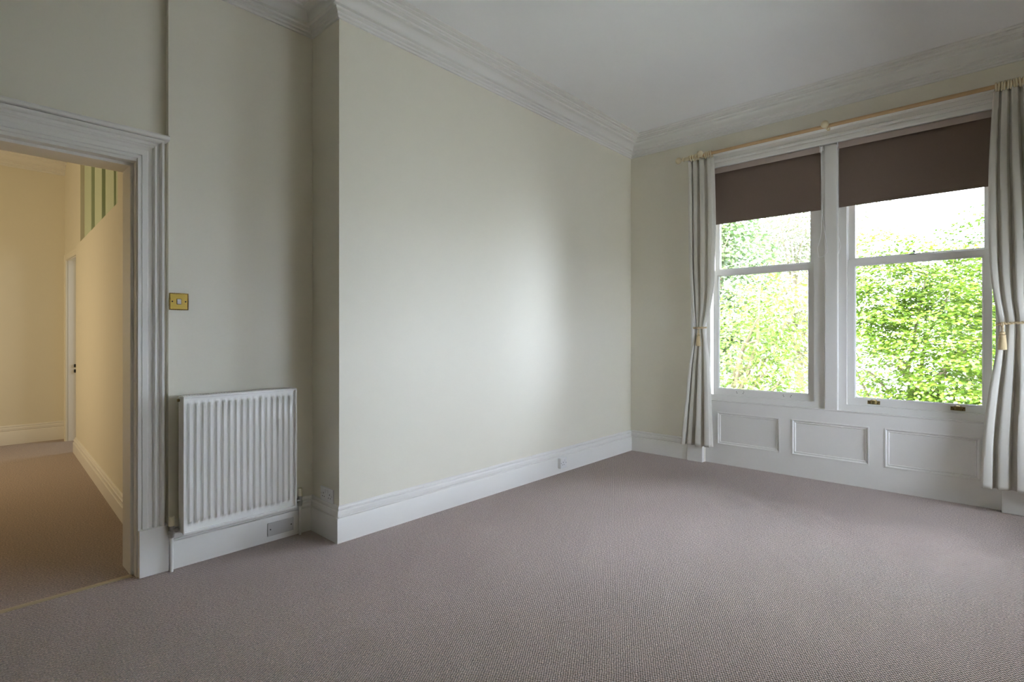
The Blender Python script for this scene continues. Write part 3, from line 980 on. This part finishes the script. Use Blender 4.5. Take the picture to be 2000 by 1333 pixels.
def tree(name, label, base, blobs, n_sprays, per, size, kind, material, tilt, seed, trunk_r=.16, flat=.28):
    """blobs: (centre, radii) ellipsoids of the crown; sprays of leaves lie in their outer shells, each on its own branchlet"""
    rg = np.random.default_rng(seed)
    root = thing(name, label, 'tree', base, 'trees outside the windows')
    base = np.array(base, float)
    vol = np.array([b[1][0] * b[1][1] * b[1][2] for b in blobs]) ** (2 / 3)
    pick = rg.choice(len(blobs), n_sprays, p=vol / vol.sum())
    d = rg.normal(size=(n_sprays, 3))
    d /= np.linalg.norm(d, axis=1)[:, None]
    rad = 1 - .55 * rg.random(n_sprays) ** 2.0
    ctr = np.array([blobs[i][0] for i in pick])
    rr = np.array([blobs[i][1] for i in pick])
    tips = ctr + d * rr * rad[:, None]
    keep = tips[:, 1] > 6.6
    tips, d = tips[keep], d[keep]
    ns = len(tips)
    # leaves of each spray: a flat, drooping tuft
    off = rg.normal(size=(ns, per, 3)) * np.array([1, 1, flat]) * size * 1.9
    droop = -.25 * np.linalg.norm(off[:, :, :2], axis=2)
    off[:, :, 2] += droop
    pos = (tips[:, None, :] + off).reshape(-1, 3)
    outw = np.repeat(d, per, axis=0)
    k = len(pos)
    nrm = np.c_[rg.normal(size=k) * tilt, rg.normal(size=k) * tilt, np.ones(k)] + outw * .45
    nrm /= np.linalg.norm(nrm, axis=1)[:, None]
    ax = off.reshape(-1, 3) + outw * size * 1.5 + rg.normal(size=(k, 3)) * size
    ax -= (ax * nrm).sum(1)[:, None] * nrm
    ax /= np.linalg.norm(ax, axis=1)[:, None] + 1e-9
    sd = np.cross(ax, nrm)
    lv, lf = leaf_shape(kind)
    sz = size * rg.uniform(.65, 1.25, k)
    V = pos[:, None, :] + sz[:, None, None] * (lv[None, :, 0:1] * sd[:, None, :] + lv[None, :, 1:2] * ax[:, None, :] + lv[None, :, 2:3] * nrm[:, None, :])
    Fc = (lf[None] + (np.arange(k) * len(lv))[:, None, None]).reshape(-1, 3)
    V = V.reshape(-1, 3) - base
    me = bpy.data.meshes.new('foliage')
    me.vertices.add(len(V))
    me.vertices.foreach_set('co', V.ravel().astype(np.float32))
    me.loops.add(Fc.size)
    me.loops.foreach_set('vertex_index', Fc.ravel().astype(np.int32))
    me.polygons.add(len(Fc))
    me.polygons.foreach_set('loop_start', np.arange(0, Fc.size, 3, dtype=np.int32))
    me.update(calc_edges=True)
    me.materials.append(material)
    fo = bpy.data.objects.new('foliage', me)
    C.objects.link(fo)
    fo.parent = root
    fo['kind'] = 'stuff'
    # trunk and main branches, one to each blob, then twigs
    top = np.array(blobs[0][0], float)
    fork = base + (top - base) * .55
    fork[:2] = base[:2] + (top[:2] - base[:2]) * .3
    bend = (base + fork) / 2 + rg.normal(size=3) * np.array([.08, .08, 0])
    MB().tube([base, bend, fork, (fork + top) / 2 + rg.normal(size=3) * .08, top], [trunk_r, trunk_r * .85, trunk_r * .7, trunk_r * .45, trunk_r * .15], 9).build('trunk', M['bark'], root, smooth=True)
    sel = rg.choice(ns, min(ns, 26), replace=False)
    for t in tips[sel]:
        s = fork + (top - fork) * rg.uniform(0, .9)
        mid = (s + t) / 2 + rg.normal(size=3) * .12 + np.array([0, 0, .12])
        MB().tube([s, (s + mid) / 2 + rg.normal(size=3) * .03, mid, (mid + t) / 2 + rg.normal(size=3) * .05, t], [.045, .036, .026, .016, .006], 5).build('branch', M['bark'], root, smooth=True)
    return root


tree('maple_tree', 'broad green maple filling the lower half of the right window', (-1.2, 12.5, -4),
     [((-1.0, 12.3, .5), (1.55, 1.2, 2.5)), ((-1.6, 12.1, 2.1), (.8, .8, 1.15)), ((-.3, 12.1, .8), (1.2, 1.0, 2.0)), ((-.9, 12.0, -1.6), (1.7, 1.2, 1.8))],
     4000, 18, .062, 'maple', M['maple'], .40, 21, flat=.16)
tree('maple_tree', 'taller green maple rising against the sky at the right window edge', (2.6, 15.6, -4),
     [((.15, 15.2, 2.45), (1.35, 1.0, 1.65)), ((1.9, 15.6, .7), (1.6, 1.2, 2.5)), ((1.9, 15.4, 3.5), (1.5, 1.1, 1.5)), ((3.4, 15.6, .6), (1.6, 1.2, 2.4))],
     3000, 17, .070, 'maple', M['dark_maple'], .40, 22, flat=.16)
tree('young_ash_tree', 'pale lime tree close to the glass in the left window', (-3.6, 9.2, -4),
     [((-3.30, 9.2, .45), (.95, .85, 1.7)), ((-2.58, 9.3, 1.58), (.52, .55, .85)), ((-4.2, 9.3, -.1), (.85, .8, 1.5)), ((-3.4, 9.1, -1.3), (1.1, .9, 1.4)), ((-2.65, 9.3, .1), (.62, .7, 1.2))],
     2000, 11, .097, 'ash', M['ash'], .55, 23, .08, .4)
tree('broadleaf_tree', 'darker green tree behind the lime one in the left window', (-6.6, 15.0, -4),
     [((-5.7, 15.0, 2.6), (1.5, 1.2, 2.6)), ((-6.4, 15.0, .2), (1.9, 1.3, 2.6)), ((-6.6, 15.1, 4.4), (1.3, 1.2, 2.0))],
     2300, 10, .11, 'maple', M['darkleaf'], .7, 24, .2, .4)
tree('broadleaf_tree', 'pale olive tree at the back right of the left window', (-4.7, 19.4, -4),
     [((-5.0, 19.3, 2.8), (2.0, 1.5, 2.8)), ((-4.7, 19.3, 5.3), (2.0, 1.4, 2.1)), ((-4.8, 19.2, -.2), (2.4, 1.5, 2.6))],
     3200, 10, .12, 'ash', M['paleleaf'], .8, 25, .2, .5)
tree('broadleaf_tree', 'olive tree standing low behind the maple in the right window', (-.4, 23.5, -4),
     [((-1.0, 23.4, .5), (2.1, 1.5, 2.9)), ((1.6, 23.3, .3), (2.0, 1.5, 2.7))],
     1300, 10, .15, 'ash', M['darkleaf'], .8, 26, .2, .5)
